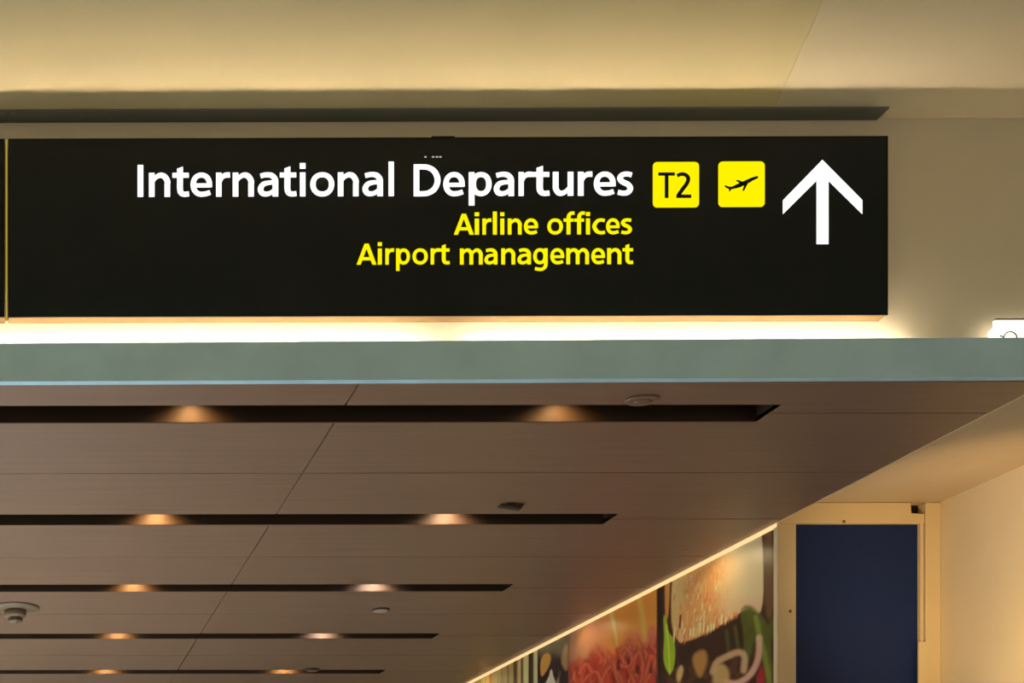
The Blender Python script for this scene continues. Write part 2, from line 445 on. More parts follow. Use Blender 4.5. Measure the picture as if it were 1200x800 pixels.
def paint_burger(u, v):
    x, y = photo_scale(u, v)
    C = np.tile(lin((58, 34, 24)), (len(x), 1))
    n1 = vnoise(x * 0.16, y * 0.13, 1); n2 = vnoise(x * 0.5, y * 0.13, 2); n3 = vnoise(x * 0.9, y * 0.28, 5)
    C = put(C, smooth(0.5, 0.8, n1) * 0.5, (96, 62, 34))
    # chip at the left, background
    C = put(C, poly_mask(x, y, [(764, 640), (774, 640), (773, 810), (764, 810)], 2), (48, 28, 20))
    C = put(C, poly_mask(x, y, [(777, 640), (783, 640), (781, 726), (776, 726)], 1.2), (226, 140, 62))
    # bun
    bun = [(787, 660), (797, 630), (840, 600), (884, 598), (891, 640), (891, 725), (874, 712), (850, 728), (826, 742), (806, 752), (793, 752), (785, 742), (783, 705)]
    bm_ = poly_mask(x, y, bun, 1.6)
    B = np.tile(lin((226, 148, 84)), (len(x), 1))
    B = put(B, smooth(822, 868, x + 6 * (n1 - .5)), (222, 186, 140))
    B = put(B, smooth(0.58, 0.75, n2) * (1 - smooth(835, 868, x)) * 0.4, (246, 190, 128))
    B = put(B, smooth(0.60, 0.85, n3) * (1 - smooth(838, 862, x)) * 0.3, (176, 84, 40))
    B = put(B, (1 - smooth(786, 806, x + 0.10 * (y - 700))) * 0.7, (242, 180, 112))
    B = put(B, smooth(846, 872, x) * smooth(690, 720, y) * .5, (176, 128, 92))
    C = C * (1 - bm_[:, None]) + B * bm_[:, None]
    # hanging crumbs
    for k in range(26):
        cx = 788 + k * 3.0 + rng.uniform(-1, 1); t = (cx - 788) / 90
        cy = 754 - 40 * max(0, t - 0.1) + rng.uniform(-6, 4)
        C = put(C, line_mask(x, y, [(cx, cy - 9), (cx - .6, cy + rng.uniform(-2, 4))], 0.9, .7), random.choice([(238, 178, 112), (206, 122, 66), (250, 208, 150)]))
    for k in range(70):
        cx = rng.uniform(788, 842); cy = rng.uniform(672, 748)
        C = put(C, line_mask(x, y, [(cx, cy), (cx - 1.2, cy + rng.uniform(3, 7))], .8, .8) * bm_ * .6, random.choice([(250, 212, 160), (244, 186, 116), (190, 96, 48), (214, 118, 66)]))
    C = put(C, line_mask(x, y, [(794.5, 722), (793.5, 736)], 1.2, .8), (120, 40, 26))
    # patty and dark layer
    C = put(C, poly_mask(x, y, [(791, 756), (826, 744), (872, 716), (889, 732), (880, 752), (836, 768), (806, 768), (792, 784)], 3), (54, 32, 22))
    # lettuce
    C = put(C, poly_mask(x, y, [(862, 716), (874, 707), (890, 722), (897, 738), (906, 712), (907, 742), (898, 752), (903, 790), (895, 800), (890, 764), (880, 748), (874, 780), (868, 790), (868, 742)], 2) * (0.55 + .45 * n1), (84, 92, 30))
    C = put(C, line_mask(x, y, [(882, 724), (887, 748), (894, 775), (898, 800)], 3, 2) * .8, (120, 128, 46))
    C = put(C, line_mask(x, y, [(848, 740), (851, 770)], 2, 2) * .7, (76, 86, 34))
    C = put(C, line_mask(x, y, [(858, 735), (862, 762)], 2, 2) * .6, (84, 92, 38))
    C = put(C, poly_mask(x, y, [(774, 721), (778, 722), (780, 742), (787, 748), (789, 772), (784, 792), (777, 785), (774, 768), (776, 748)], 1), (148, 172, 34))
    C = put(C, line_mask(x, y, [(778, 732), (781, 760), (782, 790)], .9, .8) * .8, (190, 208, 70))
    # onion rings, mushrooms, tomato
    C = put(C, line_mask(x, y, [(832, 788), (836, 776), (848, 770), (862, 764), (870, 768), (868, 786)], 3.6, 2) * .85, (190, 150, 110))
    C = put(C, line_mask(x, y, [(886, 748), (886, 770), (878, 790), (862, 802), (848, 800)], 3.4, 2) * .85, (204, 158, 130))
    C = put(C, poly_mask(x, y, [(806, 770), (820, 760), (827, 768), (822, 790), (815, 796)], 3) * .8, (178, 126, 66))
    C = put(C, poly_mask(x, y, [(789, 790), (795, 778), (799, 786), (792, 804)], 2), (196, 158, 96))
    C = put(C, poly_mask(x, y, [(832, 786), (842, 776), (852, 786), (850, 806), (832, 806)], 3) * .8, (196, 158, 100))
    C = put(C, poly_mask(x, y, [(881, 804), (888, 778), (893, 788), (892, 806)], 2), (150, 34, 42))
    # olive backdrop right of the bun and the seams at the near end
    C = put(C, poly_mask(x, y, [(892, 590), (902, 590), (902, 690), (905, 712), (892, 735)], 2), (104, 76, 44))
    C = put(C, poly_mask(x, y, [(900.3, 590), (901.8, 590), (902.8, 660), (901.6, 660)], .5), (40, 20, 12))
    C = put(C, smooth(904.2, 905.2, x), (112, 76, 44))
    return C


def paint_noodle(u, v):
    x, y = photo_scale(u, v)
    n1 = vnoise(x * 0.12, y * 0.10, 11); n2 = vnoise(x * 0.3, y * 0.12, 12)
    C = np.tile(lin((232, 132, 52)), (len(x), 1))
    C = put(C, (1 - smooth(690, 720, x + 4 * (n1 - .5))), (176, 122, 84))
    C = put(C, (1 - smooth(662, 684, x)) * .7, (120, 92, 74))
    red = smooth(-14, 14, y - (766 + 6 * np.sin(x * .16) - 0.35 * (x - 700)) + 10 * (n1 - .5))
    C = put(C, red, (176, 58, 38))
    C = put(C, red * (1 - smooth(676, 712, x)) * .8, (120, 56, 48))
    C = put(C, red * smooth(.55, .85, n2) * .7, (92, 26, 26))
    C = put(C, poly_mask(x, y, [(709, 715), (716, 713), (719, 735), (722, 752), (720, 760), (717, 740)], 1.6) * .75, (250, 182, 96))
    C = put(C, line_mask(x, y, [(746, 700), (749, 716), (752, 735), (751, 750)], 3.2, 3) * .6, (250, 172, 84))
    C = put(C, poly_mask(x, y, [(730, 750), (738, 741), (750, 742), (755, 752), (750, 762), (738, 764), (731, 760)], 2) * .6, (196, 110, 66))
    C = put(C, poly_mask(x, y, [(755, 742), (760, 733), (766, 735), (766, 756), (758, 760)], 1.8) * .8, (190, 100, 76))
    strands = [[(721, 762), (728, 776), (736, 790), (742, 806)], [(737, 786), (741, 770), (746, 764), (750, 776), (750, 792), (746, 806)],
               [(723, 764), (730, 758), (739, 772), (733, 784), (722, 780)], [(752, 800), (757, 776), (762, 766), (767, 790)],
               [(700, 806), (706, 788), (716, 778), (722, 790), (728, 806)], [(676, 806), (686, 792), (696, 786), (702, 800)],
               [(750, 806), (760, 790), (765, 776)], [(716, 776), (718, 792), (724, 806)], [(760, 758), (766, 766)], [(690, 788), (684, 776), (676, 790)]]
    for k in range(44):
        cx = rng.uniform(666, 766); cy = rng.uniform(762, 806) - 0.12 * (cx - 700); L_ = rng.uniform(14, 30); sl = rng.uniform(-.7, .7); ph = rng.uniform(0, 6)
        path = [(cx + sl * t * L_ + 3.0 * math.sin(ph + 5 * t), cy + (t - .5) * L_) for t in (0, .25, .5, .75, 1)]
        C = put(C, line_mask(x - .8, y + .4, path, 2.0, 1.6) * .55 * red, random.choice([(120, 34, 26), (104, 28, 26), (150, 44, 30)]))
        C = put(C, line_mask(x, y, path, 1.3, 1.4) * .60 * red, random.choice([(206, 92, 58), (190, 74, 46), (222, 120, 82), (170, 60, 42)]))
    for s in strands:
        C = put(C, line_mask(x, y, s, 3.0, 2.2) * .55, (140, 40, 28))
        C = put(C, line_mask(x - .6, y + .8, s, 1.6, 1.8) * .6, (214, 108, 72))
    for tri in ([(731, 766), (737, 775), (733, 782)], [(740, 790), (745, 776), (748, 790)], [(757, 790), (761, 778), (763, 790)], [(722, 770), (725, 786), (719, 786)]):
        C = put(C, poly_mask(x, y, tri, 1.5) * .85, (70, 26, 24))
    C = put(C, smooth(766, 767.5, x), (44, 26, 20))
    return C


def paint_vegetables(u, v):
    x, y = photo_scale(u, v)
    n1 = vnoise(x * 0.25, y * 0.12, 21)
    C = np.tile(lin((72, 60, 48)), (len(x), 1))
    C = put(C, smooth(-14, 8, y - 772), (44, 32, 28))
    C = put(C, (1 - smooth(758, 776, y)) * (.4 + .5 * n1), (142, 126, 90))
    C = put(C, poly_mask(x, y, [(631, 778), (634, 768), (640, 765), (644, 770), (642, 780), (636, 790), (632, 794)], 1.4), (236, 152, 66))
    C = put(C, poly_mask(x, y, [(655, 780), (657, 762), (663, 752), (664, 790)], 2) * .6, (190, 142, 100))
    C = put(C, poly_mask(x, y, [(643, 785), (645, 785), (646, 793), (652, 806), (634, 806), (641, 794)], 1), (214, 196, 164))
    C = put(C, line_mask(x, y, [(654, 788), (651, 802)], 1.2, 1) * .8, (170, 158, 146))
    C = put(C, poly_mask(x, y, [(647, 782), (657, 779), (661, 790), (662, 806), (655, 806)], 2) * .8, (40, 34, 34))
    C = put(C, smooth(663.2, 664.5, x) * .5, (120, 90, 70))
    return C


def paint_stalks(u, v):
    x, y = photo_scale(u, v)
    n1 = vnoise(x * 0.7, y * 0.03, 31)
    C = np.tile(lin((188, 164, 98)), (len(x), 1))
    C = put(C, smooth(.45, .75, n1) * .55, (150, 122, 62))
    for a, b, c in ((600, 604, (92, 66, 30)), (607.5, 611, (110, 70, 34)), (617.5, 623, (60, 48, 30)), (592, 595, (140, 112, 60)), (572, 574.5, (176, 112, 40)), (585, 586.5, (140, 118, 66))):
        C = put(C, smooth(a - .8, a + .8, x) * (1 - smooth(b - .8, b + .8, x)), c)
    C = put(C, smooth(623.5, 624.5, x), (206, 196, 140))
    C = put(C, smooth(605, 606, x) * (1 - smooth(608, 609, x)), (206, 176, 126))
    C = put(C, smooth(611, 613, x) * (1 - smooth(616.5, 617.5, x)), (222, 198, 134))
    return C


def depth(px): return F * X_EDGE / (px - 29)


poster('food_poster', Y_NICHE + 0.031, depth(768), paint_burger, 'large burger print with sesame bun and lettuce next to the cream door frame', 0.006)
poster('food_poster', depth(768) + .002, depth(664), paint_noodle, 'orange and red print of tangled noodles, between the burger print and the dark vegetable print', 0.008)
poster('food_poster', depth(664) + .002, depth(628), paint_vegetables, 'narrow dark print with an orange blob and pale vegetables, beyond the noodle print', 0.009)
poster('food_poster', depth(628) + .002, depth(530), paint_stalks, 'farthest print of tan and olive upright stalks along the corridor wall', 0.012)

# the glowing strip along the top of the posters
ls = empty('light_strip', (X_EDGE, Y_NICHE + 0.01, ZC - 0.0195)); tag(ls, 'thin glowing warm light strip above the food posters under the plank ceiling', 'light strip')
box('diffuser', X_EDGE - 0.004, X_EDGE + 0.010, Y_NICHE + 0.004, Y_END - 0.02, ZC - 0.0185, ZC - 0.002, 'led', ls)
box('carrier_rail', X_EDGE + 0.0101, X_EDGE + 0.0158, Y_NICHE + 0.004, Y_END - 0.02, ZC - 0.0195, ZC - 0.001, 'frame', ls)


# ------------------------------------------------------------------ hanging signs
def sp(px, py, y=Y_SIGN): return on_y(px, py, y)


# letters drawn as strokes on a grid: x-height 28, cap height 37, stems about 6.6 wide
def arc(cx, cy, rx, ry, a0, a1, n=16, w=6.4, thin=0.9):
    out = []
    for k in range(n + 1):
        a = math.radians(a0 + (a1 - a0) * k / n); c, s_ = math.cos(a), math.sin(a)
        f = lambda q: math.copysign(abs(q) ** 0.92, q)
        out.append((cx + rx * f(c), cy + ry * f(s_), w * (1 - (1 - thin) * abs(s_))))
    return out


def ring(cx, cy, rx, ry): return ('s', arc(cx, cy, rx, ry, 0, 360, 28))
def bar(x0, y0, x1, y1, w): return ('s', [(x0, y0, w), (x1, y1, w)])
def smooth_path(pts, n=5):
    """a soft curve through pts = (x, y, width)"""
    P = [Vector(p) for p in pts]; P = [2 * P[0] - P[1]] + P + [2 * P[-1] - P[-2]]; out = []
    for i in range(1, len(P) - 2):
        p0, p1, p2, p3 = P[i - 1:i + 3]
        for k in range(n):
            t = k / n
            out.append(tuple(0.5 * (2 * p1 + (p2 - p0) * t + (2 * p0 - 5 * p1 + 4 * p2 - p3) * t * t + (3 * p1 - p0 - 3 * p2 + p3) * t ** 3)))
    return out + [tuple(P[-2])]
def cur(*pts): return ('s', smooth_path(pts))
def plate(*pts): return ('p', list(pts))


def arch(x, r):     # arch of n, m from a stem at x to a right stem at r
    d = r - x
    return [cur((x + 1, 18.2, 4.2), (x + .27 * d, 22.8, 5.0), (x + .55 * d, 25.2, 5.9), (x + .82 * d, 23.6, 6.5), (r, 18.5, 6.6), (r, 14, 6.6), (r, 7, 6.6), (r, 0, 6.6))]


GLYPH = {
    'I': [bar(3.4, 0, 3.4, 37.3, 6.8)],
    'l': [bar(3.2, 0, 3.2, 40.3, 6.4)],
    'i': [bar(3.4, 0, 3.4, 28, 6.5), plate((0, 32.4), (6.8, 32.4), (6.8, 39), (0, 39))],
    'n': [bar(3.3, 0, 3.3, 28, 6.6)] + arch(3.3, 21.5),
    'm': [bar(3.3, 0, 3.3, 28, 6.6)] + arch(3.3, 20) + arch(20, 36.7),
    'u': [bar(20.7, 0, 20.7, 28, 6.6), cur((3.3, 28, 6.6), (3.3, 20, 6.6), (3.3, 13, 6.6), (3.5, 8.6, 6.6), (6.0, 4.2, 6.4), (10.0, 2.9, 5.9), (15.0, 5.0, 5.0), (19.2, 9.6, 4.2))],
    'r': [bar(3.3, 0, 3.3, 28, 6.6), cur((4.5, 17.5, 4.4), (7.2, 22.4, 5.2), (11.2, 25.0, 5.9), (16.8, 25.3, 6.2))],
    't': [plate((5.4, 28), (12.2, 28), (12.2, 35.2), (5.4, 32.8)), bar(0, 25.1, 19, 25.1, 5.6), cur((8.8, 28, 6.8), (8.8, 18, 6.8), (8.8, 9, 6.7), (10.0, 4.8, 6.5), (13.4, 2.9, 5.9), (19.2, 3.3, 5.8))],
    'e': [bar(4, 13.2, 22.6, 13.2, 4.7), ('s', [(22.3, 11, 6.2)] + arc(12.75, 14.0, 9.6, 11.3, 0, 180, 16)[1:] + arc(13.0, 14.0, 9.85, 11.2, 180, 272, 10)[1:] + [(18, 3.3, 5.7), (23.2, 5.0, 5.6)])],
    'a': [cur((3.2, 24.0, 5.6), (10.0, 25.4, 5.6), (16.5, 24.4, 6.2), (20.2, 20.0, 6.6), (20.6, 14, 6.6), (20.6, 7, 6.6), (20.6, 0, 6.6)),
          cur((20, 16.3, 4.8), (13, 16.1, 4.9), (6.6, 14.3, 5.8), (3.3, 9.2, 6.5), (5.0, 4.2, 6.2), (9.6, 2.8, 5.6), (15, 4.2, 5.0), (20.2, 8.6, 4.2))],
    'o': [ring(14.25, 14, 10.9, 11.3)],
    'p': [bar(3.3, -11, 3.3, 28, 6.6), ring(14.3, 14, 9.2, 11.2)],
    'g': [ring(12.4, 14.2, 9.1, 11.2), cur((22.8, 28, 6.5), (22.8, 14, 6.5), (22.8, 2, 6.5), (21.6, -4, 6.4), (17, -8, 5.8), (11, -8.6, 5.6), (3.4, -7.2, 5.6))],
    'D': [bar(3.3, 0, 3.3, 37.3, 6.6), cur((3.3, 34.4, 5.8), (9, 34.4, 5.8), (17, 33.6, 6.0), (24.6, 28.6, 6.5), (28.1, 18.7, 6.8), (24.6, 8.8, 6.5), (17, 3.8, 6.0), (9, 2.9, 5.8), (3.3, 2.9, 5.8))],
    's': [cur((17, 24.2, 5.6), (11.4, 25.4, 5.6), (5.6, 23.9, 6.0), (3.5, 20.2, 6.2), (6.2, 16.4, 6.2), (12.4, 13.2, 6.2), (15.3, 8.6, 6.3), (12.8, 4.1, 6.0), (7.6, 2.8, 5.6), (1.2, 4.0, 5.6))],
    'A': [plate((0, 0), (7.3, 0), (10.1, 7.6), (24.9, 7.6), (27.5, 0), (35, 0), (21.3, 36.6), (13.9, 36.6), ), ],
    'f': [bar(0.6, 25.1, 17.5, 25.1, 5.4), cur((8.9, 0, 6.6), (8.9, 14, 6.6), (8.9, 28, 6.6), (10.0, 34, 6.4), (13.6, 37.2, 5.9), (19, 37.4, 5.6))],
    'c': [cur((20.4, 24.0, 5.6), (14.6, 25.3, 5.6), (8.0, 22.9, 6.2), (3.4, 14, 6.6), (8.0, 5.2, 6.2), (14.6, 2.8, 5.6), (20.8, 3.9, 5.6))],
    'T': [bar(0, 35, 24, 35, 4.6), bar(12, 0, 12, 35, 5.3)],
    '2': [cur((1.6, 32.6, 5), (7.6, 34.9, 5), (14.0, 33.2, 5.2), (16.9, 27.8, 5.4), (14.6, 20.6, 5.4), (8.6, 12.2, 5.4), (3.6, 4.4, 5.4), (3.0, 2.4, 4.8)), bar(0.4, 2.4, 21, 2.4, 4.8)],
}
# the capital A has a hole: two legs and a crossbar
GLYPH['A'] = [plate((0, 0), (7.3, 0), (18.6, 30.4), (21.3, 36.6), (13.9, 36.6)), plate((35, 0), (27.6, 0), (16.6, 30.4), (13.9, 36.6), (21.3, 36.6)), bar(8.5, 10.3, 26.5, 10.3, 5.4)]
XSPAN = {'I': (0, 6.8), 'l': (0, 6.4), 'i': (0, 6.8), 'n': (0, 24.8), 'm': (0, 40), 'u': (0, 24), 'r': (0, 16.8), 't': (0, 19.2), 'e': (0, 25.6), 'a': (0, 23.9),
         'o': (0, 28.5), 'p': (0, 26.8), 'g': (0, 26), 'D': (0, 31.5), 's': (0.3, 18.5), 'A': (0, 35), 'f': (0.6, 19), 'c': (0.1, 20.8), 'T': (0, 24), '2': (0.4, 21)}
LETTER_MESH = {}


def letter_bm(ch, kx, kz, thick, x_lo):
    bm = bmesh.new()
    for kind, pts in GLYPH[ch]:
        if kind == 'p':
            add_prism(bm, [((x - x_lo) * kx, y * kz) for x, y in pts], -thick, 0, 'y'); continue
        L, R = [], []
        for i, (x, y, w) in enumerate(pts):
            a_, b_ = pts[max(i - 1, 0)], pts[min(i + 1, len(pts) - 1)]
            if i == 0 and math.hypot(x - pts[-1][0], y - pts[-1][1]) < 1e-3: a_ = pts[-2]
            if i == len(pts) - 1 and math.hypot(x - pts[0][0], y - pts[0][1]) < 1e-3: b_ = pts[1]
            dx, dy = b_[0] - a_[0], b_[1] - a_[1]; d = math.hypot(dx, dy) or 1
            nx, ny = -dy / d * w / 2, dx / d * w / 2
            L.append((x + nx, y + ny)); R.append((x - nx, y - ny))
        rows_ = []
        for (lx, ly), (rx_, ry_) in zip(L, R):
            rows_.append([bm.verts.new(((qx - x_lo) * kx, h, qy * kz)) for qx, qy in ((lx, ly), (rx_, ry_)) for h in (-thick, 0)])
        for p, q in zip(rows_, rows_[1:]):
            bm.faces.new((p[0], q[0], q[2], p[2])); bm.faces.new((p[1], p[3], q[3], q[1]))
            bm.faces.new((p[0], p[1], q[1], q[0])); bm.faces.new((p[2], q[2], q[3], p[3]))
        bm.faces.new((rows_[0][0], rows_[0][2], rows_[0][3], rows_[0][1])); bm.faces.new((rows_[-1][0], rows_[-1][1], rows_[-1][3], rows_[-1][2]))
    return bm


def lettering(chars, spans, ox, k, base, xh, parent, m, y, label=None, holder=True):
    """chars set with measured spans (pixels of an enlargement k of the picture that starts at ox) on a baseline, x-height xh pixels."""
    a = sp(ox + spans[0][0] / k, base, y)
    h = parent
    if holder:
        h = empty('lettering', a - parent_world(parent)); h.parent = parent
        if label: h['label'] = label
    kz = (sp(ox, base - xh, y).z - sp(ox, base, y).z) / 28.0
    for ch, (p, q) in zip(chars, spans):
        c0, c1 = sp(ox + p / k, base, y), sp(ox + q / k, base, y)
        lo, hi = XSPAN[ch]
        obj('letter', letter_bm(ch, (c1.x - c0.x) / (hi - lo), kz, 0.0012, lo), m, h, Vector((c0.x, y, a.z)))
    return h


def rounded(x0, x1, z0, z1, r, n=6):
    pts = []
    for cx, cz, a0 in ((x1 - r, z1 - r, 0), (x0 + r, z1 - r, 90), (x0 + r, z0 + r, 180), (x1 - r, z0 + r, 270)):
        for k in range(n + 1):
            a = math.radians(a0 + 90 * k / n); pts.append((cx + r * math.cos(a), cz + r * math.sin(a)))
    return pts


def flat(name, pts, m, parent, y, thick=0.0012):
    """A flat cut shape, pts in world (x, z), standing proud of the face at y."""
    c = Vector((sum(p[0] for p in pts) / len(pts), y - thick, sum(p[1] for p in pts) / len(pts)))
    bm = bmesh.new(); add_prism(bm, [(p[0] - c.x, p[1] - c.z) for p in pts], 0, thick, 'y')
    return obj(name, bm, m, parent, c)


x0, x1 = sp(9.6, 265).x, sp(1040.5, 265).x
z0, z1 = sp(520, 370.3).z, sp(520, 161.0).z
sign = empty('hanging_sign', ((x0 + x1) / 2, (Y_SIGN + Y_WALL) / 2, z0))
tag(sign, 'long black illuminated departures sign with white and yellow lettering and an up arrow', 'sign')
yb = Y_WALL - 0.0015


def sign_case(parent, x0, x1):
    bm = bmesh.new(); c = Vector(((x0 + x1) / 2, Y_SIGN, z0))
    add_box(bm, x0 - c.x, x1 - c.x, 0.004, yb - Y_SIGN, 0, z1 - z0, 0.002)
    obj('case', bm, 'tan_case', parent, c)
    t = 0.004
    bm = bmesh.new()
    add_box(bm, x0 - c.x, x1 - c.x, -0.001, 0.0035, 0, t); add_box(bm, x0 - c.x, x1 - c.x, -0.001, 0.0035, z1 - z0 - t, z1 - z0)
    add_box(bm, x0 - c.x, x0 - c.x + t, -0.001, 0.0035, t, z1 - z0 - t); add_box(bm, x1 - c.x - t, x1 - c.x, -0.001, 0.0035, t, z1 - z0 - t)
    obj('rim', bm, 'black', parent, c)
    bm = bmesh.new(); add_box(bm, x0 - c.x + t, x1 - c.x - t, 0, 0.0035, t, z1 - z0 - t)
    return obj('face', bm, 'face', parent, c)


def dark_ceiling_strip(parent, x0, x1):
    box('dark_ceiling_strip', x0, x1, Y_WALL - 0.064, Y_WALL - 0.0015, ZH - 0.007, ZH - 0.0005, 'dark_olive', parent, 0.0008)  # thin dark olive strip under the ceiling, along the wall


sign_case(sign, x0, x1)
dark_ceiling_strip(sign, x0, x1 - 0.006)
lettering('International', [(42, 67), (92, 185), (195, 268), (275, 370), (387, 448), (460, 553), (570, 660), (667, 740), (755, 780), (800, 907), (922, 1013), (1030, 1120), (1145, 1168)], 150, 3.75, 230.7, 28, sign, 'white_glow', Y_SIGN)
lettering('Departures', [(63, 198), (212, 320), (340, 455), (465, 567), (590, 655), (655, 745), (762, 865), (888, 960), (968, 1078), (1085, 1165)], 470, 4.286, 230.0, 28, sign, 'white_glow', Y_SIGN)
lettering('Airline', [(70, 315), (325, 380), (420, 530), (548, 597), (638, 688), (730, 900), (928, 1102)], 525, 10.435, 275.0, 18.7, sign, 'yellow_glow', Y_SIGN)
lettering('offices', [(65, 258), (265, 398), (395, 525), (538, 588), (615, 770), (785, 950), (965, 1102)], 635, 10.435, 274.8, 18.7, sign, 'yellow_glow', Y_SIGN)
lettering('Airport', [(55, 220), (230, 265), (293, 365), (382, 497), (517, 645), (668, 740), (735, 825)], 410, 7.059, 310.1, 18.8, sign, 'yellow_glow', Y_SIGN)
lettering('management', [(-290, -102), (-88, 20), (52, 167), (185, 297), (315, 435), (458, 573), (590, 777), (797, 910), (928, 1045), (1055, 1142)], 580, 7.059, 310.0, 18.8, sign, 'yellow_glow', Y_SIGN)


def pxpoly(l): return [(sp(a, b).x, sp(a, b).z) for a, b in l]


def badge(name, a, b, c, d, label):
    p, q = sp(a, d), sp(b, c)
    o = flat(name, rounded(p.x, q.x, p.z, q.z, 0.014), 'yellow_glow', sign, Y_SIGN); o['label'] = label
    return o


b1 = badge('badge', 765, 819, 189.8, 243.2, 'yellow rounded square reading T2')
lettering('T2', [(118, 190), (197, 262)], 740, 3.75, 232, 22.4, b1, 'black', Y_SIGN - 0.0012, holder=False)
b2 = badge('badge', 841.7, 896, 189.2, 242.6, 'yellow rounded square with an aeroplane taking off')
plane = [(556, 138), (553, 147), (540, 153), (525, 160), (522, 165), (516, 165), (508, 173), (493, 202), (486, 201), (494, 178), (479, 185), (462, 190), (446, 193), (436, 196), (432, 204), (427, 202), (428, 194), (418, 190), (407, 181), (411, 178), (427, 184), (440, 184), (456, 176), (471, 169), (470, 164), (458, 158), (460, 155), (472, 156), (485, 162), (497, 157), (515, 149), (535, 141), (548, 138)]
flat('aeroplane_symbol', [(sp(740 + a / 3.75, 170 + b / 3.75).x, sp(740 + a / 3.75, 170 + b / 3.75).z) for a, b in plane], 'black', b2, Y_SIGN - 0.0012)
ar = flat('arrow', pxpoly([(963.5, 187.3), (1010.3, 234.5), (1010.3, 250.8), (970.7, 211.8), (970.7, 286), (956.8, 286), (956.8, 211.8), (917.4, 251), (917.4, 234.7)]), 'white_glow', sign, Y_SIGN)
ar['label'] = 'white arrow pointing up'
bm = bmesh.new()
for a in (498.5, 507.5, 512, 516):
    p, q = sp(a - 1.3, 184.6), sp(a + 1.3, 183.2)
    add_box(bm, p.x, q.x, Y_SIGN - 0.001, Y_SIGN, p.z, q.z)
obj('pinholes', bm, glow('pinhole_light', (0.9, 0.9, 0.8, 1), .6), sign)['label'] = 'tiny specks of light leaking through the black face'
p, q = sp(506, 161.2), sp(533, 159.2)
box('mounting_clip', p.x, q.x, Y_SIGN + 0.001, Y_SIGN + 0.03, p.z, q.z, 'black', sign)
es0, es1 = sp(6.6, 265).x, sp(8.4, 265).x
o = box('edge_strip', es0, es1, Y_SIGN + 0.002, Y_SIGN + 0.03, z0 + 0.002, z1 - 0.002, 'edge_glow', sign); o['label'] = 'amber light leaking at the left edge'
sign2 = empty('hanging_sign', (sp(-300, 265).x, (Y_SIGN + Y_WALL) / 2, z0))
tag(sign2, 'blank black sign case cut off at the left, beside the lettered sign', 'sign')
sign_case(sign2, sp(-700, 265).x, sp(5.2, 265).x)
dark_ceiling_strip(sign2, sp(-700, 265).x, x0 - 0.002)

# ------------------------------------------------------------------ lamps on the ledge
Y_TUBE = 4.2535
TILT = math.radians(52)


def tube_lamp(x0, x1, label):
    """slim lamp in a channel that is tilted towards the wall"""
    zc = EYE + 1.884; xm = (x0 + x1) / 2
    e = empty('strip_lamp', (xm, Y_TUBE, zc)); tag(e, label, 'lamp', 'strip lamps hidden on the ledge')
    h = (x1 - x0) / 2; rot = (-TILT, 0, 0)
    bm = bmesh.new()
    add_box(bm, -h, h, -0.009, 0.009, -0.012, -0.0005); add_box(bm, -h, h, -0.0095, -0.007, -0.012, 0.002); add_box(bm, -h, h, 0.007, 0.0095, -0.012, 0.002)
    obj('channel', bm, 'white_metal', e, e.location, rot=rot)
    bm = bmesh.new(); add_box(bm, -h + 0.012, h - 0.012, -0.0065, 0.0065, -0.0004, 0.001)
    obj('diffuser', bm, 'tube', e, e.location, rot=rot)
    for xx in (-h + 0.006, h - 0.006):
        bm = bmesh.new(); add_box(bm, xx - 0.006, xx + 0.006, -0.007, 0.007, -0.0004, 0.004, 0.001)
        obj('end_cap', bm, 'white_metal', e, e.location, rot=rot)
    return e


xj = on_y(521, 390, Y_TUBE).x
xe = on_y(1058, 390, Y_TUBE).x
tube_lamp(xj + 0.045, xe, 'strip lamp under the right half of the lettered sign')
tube_lamp(xj - 0.045 - (xe - xj), xj - 0.045, 'strip lamp under the left half of the lettered sign')
tube_lamp(xj - 0.12 - 2 * (xe - xj), xj - 0.12 - (xe - xj), 'strip lamp under the blank sign')

# boxed lamp at the right edge of the picture
YL = 4.235
pa, pb = on_y(1166, 375, YL), on_y(1160.5, 395, YL)
xr_l = pa.x + 1.5
lamp = empty('boxed_lamp', (pa.x + 0.75, YL, EYE + 1.89)); tag(lamp, 'bright white boxed lamp on the beam right of the signs', 'lamp')
zb = EYE + 1.90
zm1, zm2 = on_y(1166, 383, YL).z, on_y(1161, 388, YL).z
bm = bmesh.new()
add_prism(bm, [(pa.x - lamp.location.x, pa.z - zb), (pa.x - lamp.location.x, zm1 - zb), (pb.x - lamp.location.x, zm2 - zb), (pb.x - lamp.location.x, 0), (0.75, 0), (0.75, pa.z - zb)], 0, 0.010, 'y')
obj('diffuser', bm, 'box_glow', lamp, (lamp.location.x, YL, zb))
bm = bmesh.new(); add_box(bm, -0.748, 0.752, -0.001, 0.011, 0, 0.005, 0.001)
obj('lid', bm, 'tan_case', lamp, (lamp.location.x, YL, pa.z + 0.0005))
bm = bmesh.new()
ctr = on_y(1184, 395.5, YL - 0.004)
add_tube(bm, [(0.022 * math.cos(a), 0, 0.020 * math.sin(a)) for a in np.linspace(0, math.pi, 13)] + [(-0.026, 0, 0.004), (-0.036, 0, 0.006)], 0.0024, 8)
obj('wire_loop', bm, 'screw', lamp, ctr)


